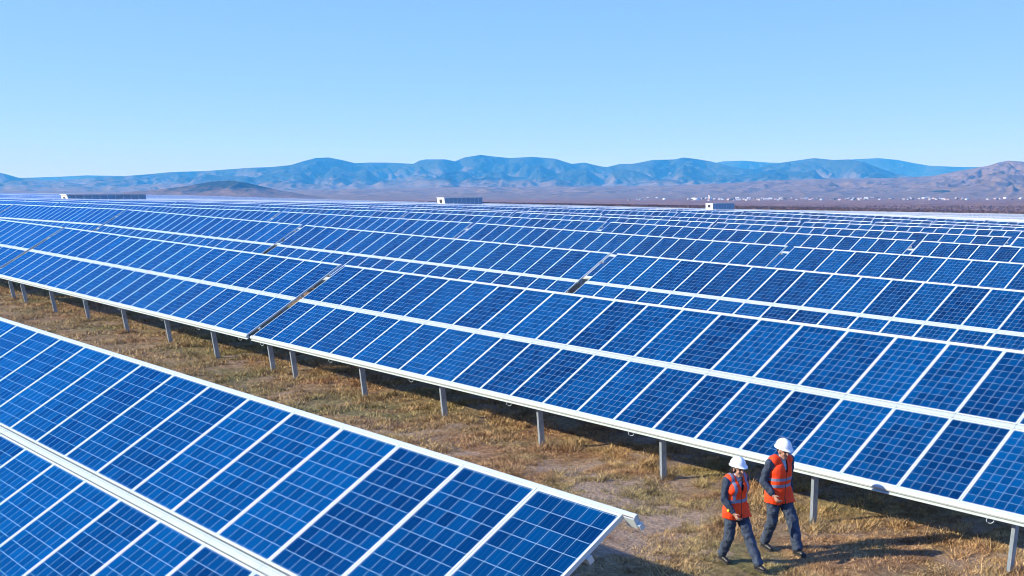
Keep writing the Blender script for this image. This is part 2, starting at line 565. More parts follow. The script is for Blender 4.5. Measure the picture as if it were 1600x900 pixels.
P1 = [(-420, 250), (-300, 244), (-150, 256), (-60, 258), (0, 268), (15, 272), (35, 278), (75, 281), (130, 280), (160, 276), (200, 275), (240, 272), (270, 269), (330, 267), (370, 264), (400, 262), (430, 261), (460, 258),
      (480, 252), (500, 247), (520, 246), (540, 250), (560, 255), (580, 254), (610, 254), (650, 256), (660, 251), (670, 249), (700, 249), (715, 252), (730, 246), (755, 242), (780, 245), (800, 247), (835, 245),
      (870, 248), (895, 256), (915, 254), (940, 260), (950, 261), (970, 256), (990, 256), (1020, 250), (1055, 249), (1068, 246), (1085, 248), (1110, 252), (1140, 260), (1165, 264), (1180, 264), (1200, 257),
      (1235, 252), (1270, 247), (1300, 250), (1325, 249), (1350, 254), (1370, 262), (1400, 272), (1450, 280), (1550, 284), (2020, 284)]
P2 = [(-420, 297), (380, 300), (450, 297), (640, 294), (720, 292), (850, 292), (950, 291), (1040, 290), (1120, 287), (1200, 282), (1300, 279), (1400, 278), (1455, 275), (1500, 266), (1540, 259), (1555, 254), (1570, 251), (1600, 253),
      (1650, 256), (1760, 250), (2020, 262)]
P3 = [(-420, 310), (120, 308), (200, 300), (240, 297), (290, 291), (330, 284), (360, 282), (385, 285), (410, 291), (440, 298), (470, 302), (560, 310), (2020, 310)]
P4 = [(-420, 314), (1390, 314), (1410, 306), (1430, 302), (1450, 299), (1475, 297), (1500, 300), (1550, 303), (1600, 306), (1650, 312), (2020, 314)]
hill_range('far_mountains', P0, 12000, 10200, 13400, M_far, 11, .3)
hill_range('mountains', P1, 8900, 7300, 10200, M_main, 22, .55, expo=1.0)


def front_ridges(f0, amp, seed, base_px=294, per=115.0):
    """crest line of a lower ridge system in front of the main one"""
    out = []
    for x in range(-420, 2021, 6):
        c = float(np.interp(x, [p[0] for p in P1], [p[1] for p in P1]))
        xa = np.array([x / per]); w_ = float(fbm(xa, xa * 0 + seed * .37, seed, 4))
        sharp = 1 - abs(w_) * 1.7                      # pointed tops, rounded hollows
        k_ = min(max(f0 + amp * (.45 - sharp), .12), 1.0)
        out.append((x, c + (base_px - c) * k_))
    return out


hill_range('mountains', front_ridges(.44, .42, 61, 295, 210.0), 7700, 6500, 8300, M_mid, 62, .5, expo=1.0)
hill_range('mountains', front_ridges(.76, .26, 71, 297, 230.0), 6700, 5500, 7300, M_low, 72, .45, expo=1.0)
hill_range('foothills', P2, 5200, 3300, 6400, M_foot, 33, .38, expo=1.0)


def knoll(name, prof, dist, seed, depth, mat):
    lo = min(p[0] for p in prof); hi = max(p[0] for p in prof)
    return hill_range(name, prof, dist, dist - depth, dist + depth, mat, seed, .25, px0=lo, px1=hi, du=3, wob=.03)


knoll('knoll_hill', [(120, 312), (200, 300), (240, 297), (290, 291), (330, 284), (360, 282), (385, 285), (410, 291), (440, 298), (470, 303), (520, 312)], 3600, 44, 420, M_knoll)
knoll('rocky_hill', [(1385, 312), (1410, 306), (1430, 302), (1450, 299), (1475, 297), (1500, 300), (1550, 303), (1600, 306), (1660, 312)], 3700, 55, 260, M_knoll)

# ------------------------------------------------------------------ solar tables
TILT = 0.5035
PL, PG = 1.65, .112          # panel length up the slope, gap between the two panel rows
S2 = 2 * PL + PG
TT = .04


def tilted(y, z):
    return (y * cos(TILT) - z * sin(TILT), y * sin(TILT) + z * cos(TILT))


def panel_meshes(W):
    """one panel lying in its own plane: x across (W wide), y up the slope, z out of the face"""
    fw = .023
    g = MB()
    g.face([(fw, fw, -.004), (W - fw, fw, -.004), (W - fw, PL - fw, -.004), (fw, PL - fw, -.004)], 0,
           [(-.06, -.06), (6.06, -.06), (6.06, 10.06), (-.06, 10.06)])
    g.face([(fw, fw, -.010), (fw, PL - fw, -.010), (W - fw, PL - fw, -.010), (W - fw, fw, -.010)], 1)
    g.box(W / 2 - .06, W / 2 + .06, PL - .22, PL - .12, -.034, -.012, 2)
    f = MB()
    f.box(0, W, 0, fw, -TT, 0); f.box(0, W, PL - fw, PL, -TT, 0)
    f.box(0, fw, fw, PL - fw, -TT, -.0005); f.box(W - fw, W, fw, PL - fw, -TT, -.0005)
    both = MB()
    both.v = list(g.v); both.f = list(g.f); both.m = list(g.m); both.uv = list(g.uv); both.sm = list(g.sm)
    n = len(both.v)
    both.v += f.v; both.f += [tuple(i + n for i in q) for q in f.f]; both.m += [3] * len(f.m); both.uv += f.uv; both.sm += f.sm
    return (g.mesh('solar_panel', [M_cell, M_back, M_box]), f.mesh('frame', [M_alu]), both.mesh('solar_panel', [M_cell, M_back, M_box, M_alu]))


_pm = {}


def get_panels(pitch):
    k = round(pitch, 4)
    if k not in _pm: _pm[k] = panel_meshes(pitch - .010)
    return _pm[k]


# section shapes, given in the tilted plane (y up the slope, z out of the face)
LOWER = [(-.004, .006), (-.035, .006), (-.060, -.004), (-.076, -.022), (-.080, -.046), (-.056, -.056), (-.056, -.080), (-.098, -.086), (-.098, -.094), (-.004, -.094)]
UPPER = [(.004, .000), (.008, .005), (.040, .005), (.044, .000), (.044, -.040), (.038, -.040), (.038, -.005), (.004, -.005)]
MIDDLE = [(.014, -.020), (.018, .000), (.060, .004), (.064, -.006), (.070, -.006), (.074, .002), (PG - .020, .000), (PG - .014, -.020), (PG - .014, -.05), (.014, -.05)]


def shaped(prof, y_off, x0, x1, mb, m=0, smooth=False):
    mb.sweep([tilted(y + y_off, z) for (y, z) in prof], x0, x1, m, smooth)


def joined(prof, y_off, W, pitch, n, ext, m=0, seam=.008):
    """rail in lengths that butt with a thin dark joint every panel"""
    mb = MB()
    for i in range(n):
        a = i * pitch + seam / 2 if i else -ext
        b = (i + 1) * pitch - seam / 2 if i < n - 1 else n * pitch - .01 + ext
        shaped(prof, y_off, a, b, mb, m)
    # the inner core that the joints show
    core = [(y * .96 + (.002 if y < .05 else 0), z - .012) for (y, z) in prof]
    return mb


def c_post(h, wdt=.055, dep=.125, t=.006, top=0.0):
    """lipped C section standing from -h to top"""
    mb = MB()
    a = wdt / 2
    p = [(-a, 0), (a, 0), (a, dep), (-a, dep), (-a, dep - .022), (-a + t, dep - .022), (-a + t, dep - t), (a - t, dep - t), (a - t, t), (-a + t, t), (-a + t, .022), (-a, .022)]
    n = len(mb.v); k = len(p)
    for z in (-h, top):
        for (x, y) in p: mb.v.append((x, y, z))
    for i in range(k):
        j = (i + 1) % k
        mb.f.append((n + i, n + j, n + k + j, n + k + i)); mb.m.append(0); mb.uv.append([(0, 0)] * 4); mb.sm.append(False)
    mb.f.append(tuple(n + k + i for i in range(k))); mb.m.append(0); mb.uv.append([(0, 0)] * k); mb.sm.append(False)
    return mb.mesh('post', [M_post])


FRONT_Y, REAR_Y = .16, 2.38
me_front = c_post(1.25, top=FRONT_Y * tan(TILT) - .10)
me_rear = c_post(1.25, top=REAR_Y * tan(TILT) - .13)


def rafter_mesh():
    mb = MB()
    T = Matrix.Rotation(TILT, 4, 'X')
    mb.box(-.03, .03, .02, S2 - .02, -.15, -.105, 0, T)
    return mb.mesh('rafter', [M_post])


me_rafter = rafter_mesh()


def loop_mesh():
    mb = MB()
    pts = [(.045 * sin(t) * 1.15, 0, -.045 * (1 - cos(t))) for t in np.linspace(.0, 2 * pi, 15)]
    mb.tube(pts, .0065, 0, 6)
    return mb.mesh('cable_loop', [M_alu])


me_loop = loop_mesh()


def brace_mesh():
    mb = MB()
    y0, z0 = FRONT_Y + .07, -.75
    y1 = REAR_Y
    mb.tube([(0, y0 + .1, z0), (0, y1 - .05, REAR_Y * tan(TILT) - .4)], .022, 0, 6)
    return mb.mesh('brace', [M_post])


me_brace = brace_mesh()


def row_y(k):
    return -10.51 if k < 0 else 9.6 * k


PROFILE = {0: [(-44.7, 1.02), (-31, .745), (-22.4, .57), (-15.6, .44), (0, .015), (10.1, -.22), (15.1, -.33), (22.2, -.455)],
           1: [(-85, 1.14), (-66, 1.12), (-42.3, .975), (-25, .57), (-20.5, .49), (-8.7, .19), (2.3, -.06), (10.1, -.26), (16.8, -.43), (25, -.62)],
           2: [(-101.6, 1.17), (-67.5, .93), (-44.9, .71), (-22.4, .43), (-7.4, .07), (3.4, -.2), (11.5, -.41), (22, -.66)],
           3: [(-137, 1.16), (-93.6, .86), (-64.8, .70), (-36, .44), (-17, .18), (-3.3, -.13), (6.9, -.37), (22, -.73)],
           4: [(-84.7, .73), (-49.8, .42), (-26.6, .09), (-10, -.14), (2.4, -.40), (20, -.8)],
           5: [(-36.2, -.04), (-16.8, -.20), (-2.1, -.40), (20, -.85)],
           6: [(-23.5, -.35), (-6.7, -.5), (20, -.95)]}


def table_z(k, x):
    y = row_y(k)
    if k < 0: return 1.341 - .02 * (x - 22.195) - S2 * sin(TILT)
    base = float(edge_z(x, y))
    if k in PROFILE:
        P = PROFILE[k]
        xs = [p[0] for p in P]; dz = [p[1] - float(edge_z(p[0], y)) for p in P]
        if x < xs[0]:
            return base + dz[0] * exp((x - xs[0]) / 60)
        return base + float(np.interp(x, xs, dz))
    return base


def tables_list():
    out = []
    out.append((-1, -0.01, 22.2, 22, 1.01))
    for j, (a) in enumerate((0.0, -22.35, -44.7, -67.0)):
        out.append((0, a, a + (22.2 if j == 0 else 22.05), 22, (22.2 if j == 0 else 22.05) / 22))
    for k in range(1, 28):
        off = {1: 1.15, 2: 1.5, 3: 1.8, 4: 2.0}.get(k, 2.1)
        for j in range(-1, 58):
            a = off - 21.3 * j
            out.append((k, a, a + 20.9, 21, 20.9 / 21))
    for j in range(4, 50):
        a = -22.35 * j
        out.append((0, a, a + 22.2, 22, 22.2 / 22))
    return out


def visible(k, a, b):
    y = row_y(k)
    pts = []
    for t in np.linspace(0, 1, 7):
        x = a + (b - a) * t
        z = table_z(k, x)
        for s in (0, 1):
            p = project((x, y + s * S2 * cos(TILT), z + s * S2 * sin(TILT)))
            if p: pts.append(p)
    if not pts: return 0
    ok = [p for p in pts if -25 < p[0] < 1625]
    if not ok: return 0
    return max(p[1] for p in pts) - min(p[1] for p in pts)


ORD = ['first', 'second', 'third', 'fourth', 'fifth', 'sixth', 'seventh', 'eighth', 'ninth', 'tenth', 'eleventh', 'twelfth', 'thirteenth', 'fourteenth', 'fifteenth', 'sixteenth', 'seventeenth',
       'eighteenth', 'nineteenth', 'twentieth', 'twenty-first', 'twenty-second', 'twenty-third', 'twenty-fourth', 'twenty-fifth', 'twenty-sixth', 'twenty-seventh', 'twenty-eighth', 'twenty-ninth',
       'thirtieth', 'thirty-first', 'thirty-second', 'thirty-third', 'thirty-fourth', 'thirty-fifth']
GROUP = 'blue solar tables set out in rows across the steppe'


def root_for(k, a, b):
    y = row_y(k)
    za, zb = table_z(k, a), table_z(k, b)
    ang = atan2(za - zb, b - a)
    return empty('solar_table', (a, y, za), (0, ang, 0)), ang, za, zb


FRONT_POSTS = {0: None}


def detailed_table(k, a, b, n, pitch, posts_x, level, loops=()):
    root, ang, za, zb = root_for(k, a, b)
    gl, fr, both = get_panels(pitch)
    for i in range(n):
        for s in (0, 1):
            yy, zz = tilted(s * (PL + PG), 0)
            if level == 1:
                p = link('solar_panel', gl, root, (i * pitch, yy, zz), (TILT, 0, 0))
                link('frame', fr, p)
            else:
                link('solar_panel', both, root, (i * pitch, yy, zz), (TILT, 0, 0))
    Wt = n * pitch - .01
    mb = MB(); shaped(LOWER, 0, -.05, Wt + .05, mb)
    link('lower_beam', mb.mesh('lower_beam', [M_beam]), root)
    mb = joined(UPPER, S2, 0, pitch * 4, max(1, n // 4), .12 if k < 0 else .05, seam=.004)
    mb = MB(); shaped(UPPER, S2, -.05, Wt + (.13 if k < 0 else .05), mb)
    if k < 0:
        T = Matrix.Rotation(TILT, 4, 'X')
        mb.box(Wt + .118, Wt + .125, S2 - .01, S2 + .04, -.07, -.006, 0, T)
        mb.box(Wt + .02, Wt + .131, S2 - .012, S2 - .004, -.10, -.006, 0, T)
        mb.box(Wt + .126, Wt + .160, S2 - .01, S2 + .036, -.074, -.069, 0, T)
        mb.box(Wt + .155, Wt + .160, S2 - .01, S2 + .036, -.12, -.075, 0, T)
    link('upper_beam', mb.mesh('upper_beam', [M_beam]), root)
    link('middle_rail', joined(MIDDLE, PL, 0, pitch, n, .03).mesh('middle_rail', [M_beam]), root)
    for sy in (.35, 2.95):
        mb = MB()
        T = Matrix.Rotation(TILT, 4, 'X')
        pe = .02 if k < 0 else .07
        mb.box(-pe, Wt + pe, sy, sy + .05, -.10, -TT - .002, 0, T)
        link('purlin', mb.mesh('purlin', [M_beam]), root)
    for px_ in posts_x:
        x = px_ - a
        link('post', me_front, root, (x, FRONT_Y, 0), (0, -ang, 0))
        link('post', me_rear, root, (x, REAR_Y, 0), (0, -ang, 0))
        link('rafter', me_rafter, root, (x, 0, 0))
    for lx in loops:
        ly, lz = tilted(-.07, -.092)
        link('cable_loop', me_loop, root, (lx - a, ly, lz + .004), (0, 0, .5))
    return root


def coarse_mesh(k, a, b, n, pitch, mb, T=None, posts=True):
    """a far table: two strips of panels, three beams and its posts"""
    Wt = b - a
    for s in (0, 1):
        y0 = s * (PL + PG); y1 = y0 + PL
        c = [tilted(y0, 0), tilted(y1, 0)]
        P = [(0, c[0][0], c[0][1]), (Wt, c[0][0], c[0][1]), (Wt, c[1][0], c[1][1]), (0, c[1][0], c[1][1])]
        c2 = [tilted(y0, -TT), tilted(y1, -TT)]
        Q = [(0, c2[0][0], c2[0][1]), (Wt, c2[0][0], c2[0][1]), (Wt, c2[1][0], c2[1][1]), (0, c2[1][0], c2[1][1])]
        if T: P = [tuple(T @ Vector(p)) for p in P]; Q = [tuple(T @ Vector(p)) for p in Q]
        mb.face(P, 0, [(0, s), (n, s), (n, s + 1), (0, s + 1)])
        mb.face(Q[::-1], 1)
        mb.face([P[1], Q[1], Q[2], P[2]], 2); mb.face([P[0], P[3], Q[3], Q[0]], 2)
    for prof, off in ((LOWER, 0), (UPPER, S2), (MIDDLE, PL)):
        ps = [tilted(y + off, z) for (y, z) in (prof if prof is not LOWER else [LOWER[0], LOWER[1], LOWER[3], LOWER[4], LOWER[8], LOWER[9]])]
        mb.sweep(ps, -.03, Wt + .03, 2, False, True, T)
    if posts:
        for x in np.arange(1.2, Wt, 3.7):
            for yy in (FRONT_Y, REAR_Y):
                mb.box(x - .05, x + .05, yy, yy + .06, -1.2, yy * tan(TILT) - .11, 3, T, bottom=False)


# posts and wire loops of the long middle row, read off the photograph
def on_plane_y(px, py, y):
    d = ray(px, py)
    return CAM + d * ((y - CAM.y) / d.y)


B_POSTS_PX = [(1577, 880), (1268, 800), (1033, 750), (843, 698), (692, 655), (567, 618), (458, 583), (424, 578), (336, 553), (263, 531), (195, 511), (136, 497), (83, 482), (37, 466), (19, 464)]
B_POSTS = [on_plane_y(px, py, FRONT_Y).x for px, py in B_POSTS_PX]
B_LOOPS = [on_plane_y(px, py, -.03).x for px, py in ((375, 530), (409, 539), (516, 565), (642, 596), (795, 633), (986, 679), (1208, 735), (1547, 817), (130, 468), (185, 483), (252, 499), (310, 515))]


def default_posts(a, b):
    return [a + .9 + i * (b - a - 1.8) / 6 for i in range(7)]


cand = []
for t in tables_list():
    vis = visible(t[0], t[1], t[2])
    if vis > 0: cand.append((vis, t))
# nearest (largest) first
cand.sort(key=lambda c: -c[0])
count_in_row = {}
order = sorted([c[1] for c in cand], key=lambda t: (t[0], -t[1]))
rank = {}
for t in order:
    i = count_in_row.get(t[0], 0)
    rank[(t[0], t[1])] = i
    count_in_row[t[0]] = i + 1


def label_for(k, i):
    if k < 0: return 'closest solar table, its raised corner ending beside the two walking workers'
    if k == 0 and i == 0: return 'long solar table directly behind the two workers, in the second row'
    if k == 0 and i == 1: return 'solar table in the second row, just beyond the dark gap above the aisle'
    return 'blue solar table in the %s row back, %s table counting away from the workers' % (ORD[min(k + 1, 34)], ORD[min(i, 34)])


stuffmb = MB()
nthings = 0
for vis, (k, a, b, n, pitch) in cand:
    i = rank[(k, a)]
    if nthings >= 290:
        za, zb = table_z(k, a), table_z(k, b)
        T = Matrix.Translation((a, row_y(k), za)) @ Matrix.Rotation(atan2(za - zb, b - a), 4, 'Y')
        coarse_mesh(k, a, b, n, pitch, stuffmb, T, False)
        continue
    nthings += 1
    near = k <= 1 and a > -60
    midd = 2 <= k <= 4 and a > -85 or (k <= 1 and a > -90)
    if near or midd:
        if k == 0 and a > -30:
            px_ = [x for x in B_POSTS if a < x < b]
            if a < -1: px_ += [x for x in default_posts(a, b) if x < min(px_) - 2] if px_ else []
            loops = [x for x in B_LOOPS if a < x < b]
        else:
            px_ = default_posts(a, b); loops = ()
        root = detailed_table(k, a, b, n, pitch, px_, 1 if near else 2, loops)
    else:
        root_e, ang, za, zb = root_for(k, a, b)
        loc, rot = root_e.location.copy(), root_e.rotation_euler.copy()
        bpy.data.objects.remove(root_e)
        mb = MB()
        coarse_mesh(k, a, b, n, pitch, mb)
        root = link('solar_table', mb.mesh('solar_table', [M_table, M_back, M_beam, M_post]), None, loc, rot)
    tag(root, label_for(k, i), 'solar table', GROUP)
if stuffmb.v:
    o = link('far_solar_field', stuffmb.mesh('far_solar_field', [M_table, M_back, M_beam, M_post]))
    tag(o, 'thin blue bands of solar tables at the far edge of the field', 'solar field', kind='stuff')


# ------------------------------------------------------------------ inverter stations standing in the field
M_wall_w = simple('white_station_wall', (.82, .82, .80), .6, 0, .04, 2)
M_wall_g = simple('grey_blue_shaded_side', (.26, .40, .50), .5, .1, .12, 3)  # side away from the sun, its shade painted in as grey-blue
M_roof = simple('pale_station_roof', (.60, .64, .66), .6, 0, .06, 2)
M_dark = simple('dark_opening', (.02, .02, .025), .7)


def station(px, ytop, d, Ly, Wx, H, label):
    dr = ray(px, 298); az = atan2(dr.x, dr.y)
    x = CAM.x + d * sin(az); y = CAM.y + d * cos(az)
    e = ray(px, ytop)
    top = CAM.z + d * e.z / sqrt(e.x ** 2 + e.y ** 2)
    gz = float(ground_z(x, y)) - .3
    H = max(H, top - gz) if top - gz < 6 else H
    root = empty('inverter_station', (x, y, top - H))
    m = MB()
    m.box(-Wx, 0, 0, Ly, 0, H - .14, 0)
    o = link('wall', m.mesh('wall', [M_wall_w]), root)
    m = MB()
    k = int(Ly / 1.2)
    for i in range(k):
        y0 = i * Ly / k + .10; y1 = (i + 1) * Ly / k - .02
        m.box(.0, .035, y0, y1, .3, H - .22, 0)
    link('shaded_side_panel', m.mesh('shaded_side_panel', [M_wall_g]), root)
    m = MB(); m.box(-Wx - .12, .14, -.12, Ly + .12, H - .14, H, 0)
    link('roof', m.mesh('roof', [M_roof]), root)
    m = MB(); m.box(-Wx * .68, -Wx * .34, -.04, .01, H - 1.25, H - .45, 0)
    link('vent_opening', m.mesh('vent_opening', [M_dark]), root)
    return tag(root, label, 'station', 'low inverter stations among the solar rows')


station(103, 303.5, 215, 12.9, 3.0, 2.7, 'long low dark station with white end, under the lowest blue mountain slope')
station(693, 308.5, 262, 11.0, 2.9, 2.7, 'middle-sized white-ended grey station rising behind the panels at mid field')
station(1114, 317.5, 335, 10.3, 3.0, 2.6, 'smallest white-ended station, on the edge of the brown plain near the village')

# ------------------------------------------------------------------ village on the plain
M_house = [simple('white_house', (.60, .60, .58), .8), simple('cream_house', (.40, .37, .32), .8), simple('brown_house', (.28, .20, .15), .8)]
M_hroof = [simple('grey_sheet_roof', (.55, .58, .62), .6), simple('dark_roof', (.12, .11, .12), .8), simple('red_roof', (.32, .12, .09), .8)]
M_tree = simple('village_tree_leaves', (.05, .06, .025), .9, 0, .4, .4)


def house_mesh(w_, d_, h_, wm, rm):
    m = MB()
    m.box(-w_ / 2, w_ / 2, -d_ / 2, d_ / 2, -2, h_, 0, bottom=False)
    rz = h_ + w_ * .32
    e = .4
    a = [(-w_ / 2 - e, -d_ / 2 - e, h_ - .2), (w_ / 2 + e, -d_ / 2 - e, h_ - .2), (w_ / 2 + e, d_ / 2 + e, h_ - .2), (-w_ / 2 - e, d_ / 2 + e, h_ - .2)]
    r0, r1 = (0, -d_ / 2 - e, rz), (0, d_ / 2 + e, rz)
    m.face([a[0], r0, r1, a[3]], 1); m.face([a[1], a[2], r1, r0], 1)
    m.face([a[0], a[1], r0], 0); m.face([a[2], a[3], r1], 0); m.face([a[0], a[3], a[2], a[1]], 1)
    return m.mesh('village_house', [wm, rm])


hm = [house_mesh(4, 5, 1.7, M_house[0], M_hroof[0]), house_mesh(5, 7, 2.0, M_house[0], M_hroof[2]), house_mesh(4, 5, 1.8, M_house[1], M_hroof[1]),
      house_mesh(6, 11, 2.3, M_house[0], M_hroof[0]), house_mesh(5, 7, 2.4, M_house[2], M_hroof[0])]


def at_plain(px, d):
    dr = ray(px, 298); az = atan2(dr.x, dr.y)
    x = CAM.x + d * sin(az); y = CAM.y + d * cos(az)
    return x, y


for i in range(150):
    px = random.uniform(1075, 1600) if i < 125 else random.uniform(980, 1180)
    d = random.uniform(2700, 3500)
    x, y = at_plain(px, d)
    o = link('village_house', random.choice(hm), None, (x, y, float(ground_z(x, y))), (0, 0, random.uniform(0, pi)))
    tag(o, 'tiny pale house in the village strung along the foot of the hills', 'house', 'tiny houses of the far village')

x, y = at_plain(1109, 2800)
m = MB(); m.tube([(0, 0, -1), (0, 0, 10.5)], 3.0, 0, 14); m.tube([(0, 0, 10.5), (0, 0, 12.5)], 3.8, 0, 14)
tag(link('water_tower', m.mesh('water_tower', [M_house[0]]), None, (x, y, float(ground_z(x, y)))), 'white round tower standing above the village houses beyond the smallest station', 'tower')
x, y = at_plain(1087, 2800)
m = MB()
m.sweep([(9 * cos(t), 6.5 * sin(t)) for t in np.linspace(0, pi, 12)], -10, 10, 0, True)
tag(link('storage_hall', m.mesh('storage_hall', [M_house[0]]), None, (x, y, float(ground_z(x, y)) - .2), (0, 0, .9)), 'white arched hall at the near end of the village, beside the tower', 'hall')


def leaf_clump(mb, c, R_, n, size, mi=0):
    for _ in range(n):
        v = Vector((random.gauss(0, 1), random.gauss(0, 1), random.gauss(0, 1))).normalized() * R_ * random.random() ** .4
        p = Vector(c) + Vector((v.x, v.y, v.z * .8))
        a = Vector((random.uniform(-1, 1), random.uniform(-1, 1), random.uniform(-1, 1))).normalized() * size
        b_ = a.orthogonal().normalized() * size * random.uniform(.4, .8)
        mb.face([p - a, p + b_, p + a, p - b_], mi)


M_trunk = simple('bark', (.10, .08, .06), .9)
tree_me = []
for q in range(3):
    mb = MB()
    for _ in range(7):
        leaf_clump(mb, (random.uniform(-2.5, 2.5), random.uniform(-2.5, 2.5), random.uniform(3, 6)), 2.0, 26, .8, 0)
    cr = mb.mesh('crown', [M_tree])
    mb = MB(); mb.tube([(0, 0, -.5), (.1, 0, 2.2), (0, .2, 4.4)], .28, 0, 6)
    tree_me.append((cr, mb.mesh('trunk', [M_trunk])))
for i in range(40):
    px = random.uniform(1060, 1600)
    d = random.uniform(2650, 3200)
    x, y = at_plain(px, d)
    root = empty('tree', (x, y, float(ground_z(x, y))), (0, 0, random.uniform(0, 6)))
    s = random.uniform(.4, .75)
    root.scale = (s * 1.2, s * 1.2, s)
    cr, tr = random.choice(tree_me)
    link('crown', cr, root); link('trunk', tr, root)
    tag(root, 'dark speck of a tree between the houses of the far village', 'tree', 'small dark trees of the far village')


# ------------------------------------------------------------------ scrub on the brown plain (stuff)
def build_scrub():
    n = 26000
    px = RNG.uniform(-100, 1700, n)
    d = 260 + (RNG.random(n) ** 1.6) * 1500
    az = np.interp(px, np.linspace(-200, 1800, 60), [atan2(ray(u, 298).x, ray(u, 298).y) for u in np.linspace(-200, 1800, 60)])
    x = CAM.x + d * np.sin(az); y = CAM.y + d * np.cos(az)
    keep = (y > 266)
    x, y, d = x[keep], y[keep], d[keep]
    n = len(x)
    z = ground_z(x, y)
    s = RNG.uniform(.25, .75, n) * (1 + d / 1200)
    V = []
    for k in range(3):
        th = RNG.uniform(0, 2 * pi, n)
        dx, dy = np.cos(th) * s * .7, np.sin(th) * s * .7
        V.append(np.stack([np.stack([x - dx, y - dy, z - .05], -1), np.stack([x + dx, y + dy, z - .05], -1),
                           np.stack([x + dx * .6, y + dy * .6, z + s * .9], -1), np.stack([x - dx * .8, y - dy * .8, z + s * .7], -1)], 1))
    V = np.concatenate(V, 0).reshape(-1, 3)
    F = np.arange(len(V)).reshape(-1, 4)
    me = bpy.data.meshes.new('scrub')
    me.from_pydata(V.tolist(), [], F.tolist())
    m, nt, b = new_mat('brown_scrub')
    g = N(nt, 'ShaderNodeNewGeometry')
    L(nt, ramp(nt, noise_n(nt, g.outputs['Position'], .05, 6, .7), [(.35, (.06, .035, .022)), (.65, (.22, .12, .07))]), b.inputs['Base Color'])
    b.inputs['Roughness'].default_value = .95
    me.materials.append(m)
    tag(link('scrub', me), 'low brown scrub covering the plain beyond the solar field', 'scrub', kind='stuff')


build_scrub()


# ------------------------------------------------------------------ grass in the aisle (stuff)
def sample_noise(x, y, seed):
    return fbm(x, y, seed, 3)


def build_grass():
    P = []
    def strip(n, x0, x1, y0, y1, hmin, hmax, wd, thr):
        x = RNG.uniform(x0, x1, n); y = RNG.uniform(y0, y1, n)
        dens = sample_noise(x / 2.2, y / 2.2, 3) + .6 * sample_noise(x / .7, y / .7, 4)
        k = dens + RNG.uniform(-.5, .5, n) > thr
        x, y, dd = x[k], y[k], dens[k]
        h = RNG.uniform(hmin, hmax, len(x)) * (1 + .5 * np.clip(dd, -1, 1.2))
        P.append((x, y, h, np.full(len(x), wd)))
    strip(640000, 11, 24.5, -7.5, 3.4, .018, .055, .009, .05)
    strip(260000, -4, 11, -7.0, 3.4, .03, .085, .015, .10)
    strip(120000, -34, -4, -7.0, 3.2, .04, .10, .026, .05)
    # a few coarser tufts
    tx = RNG.uniform(-15, 24, 900); ty = RNG.uniform(-6, 2.6, 900)
    k = sample_noise(tx / 3, ty / 3, 8) > .05
    tx, ty = tx[k], ty[k]
    m = 34
    x = np.repeat(tx, m) + RNG.normal(0, .05, len(tx) * m); y = np.repeat(ty, m) + RNG.normal(0, .05, len(tx) * m)
    P.append((x, y, RNG.uniform(.04, .11, len(x)), np.full(len(x), .008)))
    # taller weeds by the posts and here and there in the aisle
    WX = [random.uniform(-8, 22.5) for _ in range(120)]
    WY = [random.uniform(-4.5, 1.9) if random.random() < .5 else random.uniform(.2, 1.9) for _ in range(120)]
    wx = np.array([p + random.uniform(-.2, .25) for p in B_POSTS for _ in range(3)] + WX + [20.35, 20.5, 17.9, 17.7, 18.1, 12.3, 11.9, 17.2])
    wy = np.array([random.uniform(-.25, .35) for p in B_POSTS for _ in range(3)] + WY + [.9, 1.0, .2, .0, -.1, .5, .3, .2])
    x = np.repeat(wx, 90) + RNG.normal(0, .09, len(wx) * 90); y = np.repeat(wy, 90) + RNG.normal(0, .09, len(wx) * 90)
    P.append((x, y, RNG.uniform(.05, .20, len(x)), np.full(len(x), .012)))
    x, y, h, wd = [np.concatenate([p[i] for p in P]) for i in range(4)]
    n = len(x)
    z = ground_z(x, y) - .01
    th = RNG.uniform(0, 2 * pi, n); lean = RNG.uniform(.2, 1.5, n) * h; la = RNG.uniform(0, 2 * pi, n)
    dx, dy = np.cos(th) * wd * .7, np.sin(th) * wd * .7
    V = np.empty((n, 3, 3))
    V[:, 0] = np.stack([x - dx, y - dy, z], -1)
    V[:, 1] = np.stack([x + dx, y + dy, z], -1)
    V[:, 2] = np.stack([x + np.cos(la) * lean, y + np.sin(la) * lean, z + h], -1)
    me = bpy.data.meshes.new('grass')
    me.vertices.add(n * 3); me.loops.add(n * 3); me.polygons.add(n)
    me.vertices.foreach_set('co', V.reshape(-1))
    me.loops.foreach_set('vertex_index', np.arange(n * 3, dtype=np.int32))
    me.polygons.foreach_set('loop_start', np.arange(0, n * 3, 3, dtype=np.int32))
    me.polygons.foreach_set('loop_total', np.full(n, 3, dtype=np.int32))
    me.update(calc_edges=True)
    at = me.attributes.new('tone', 'FLOAT', 'POINT')
    cell = (np.floor(x / .055).astype(np.int64) * 73856093) ^ (np.floor(y / .055).astype(np.int64) * 19349663)
    ct = ((cell * 2654435761) % 1000) / 999.0
    big = fbm(x / .8, y / .8, 21, 3)
    tone = np.repeat(np.clip(.50 * ct + .40 * RNG.random(n) + .38 * big + .05, 0, 1), 3)
    at.data.foreach_set('value', tone.astype(np.float32))
    me.materials.append(grass_material())
    tag(link('grass', me), 'short dry yellow-brown grass with green patches along the aisle', 'grass', kind='stuff')


build_grass()

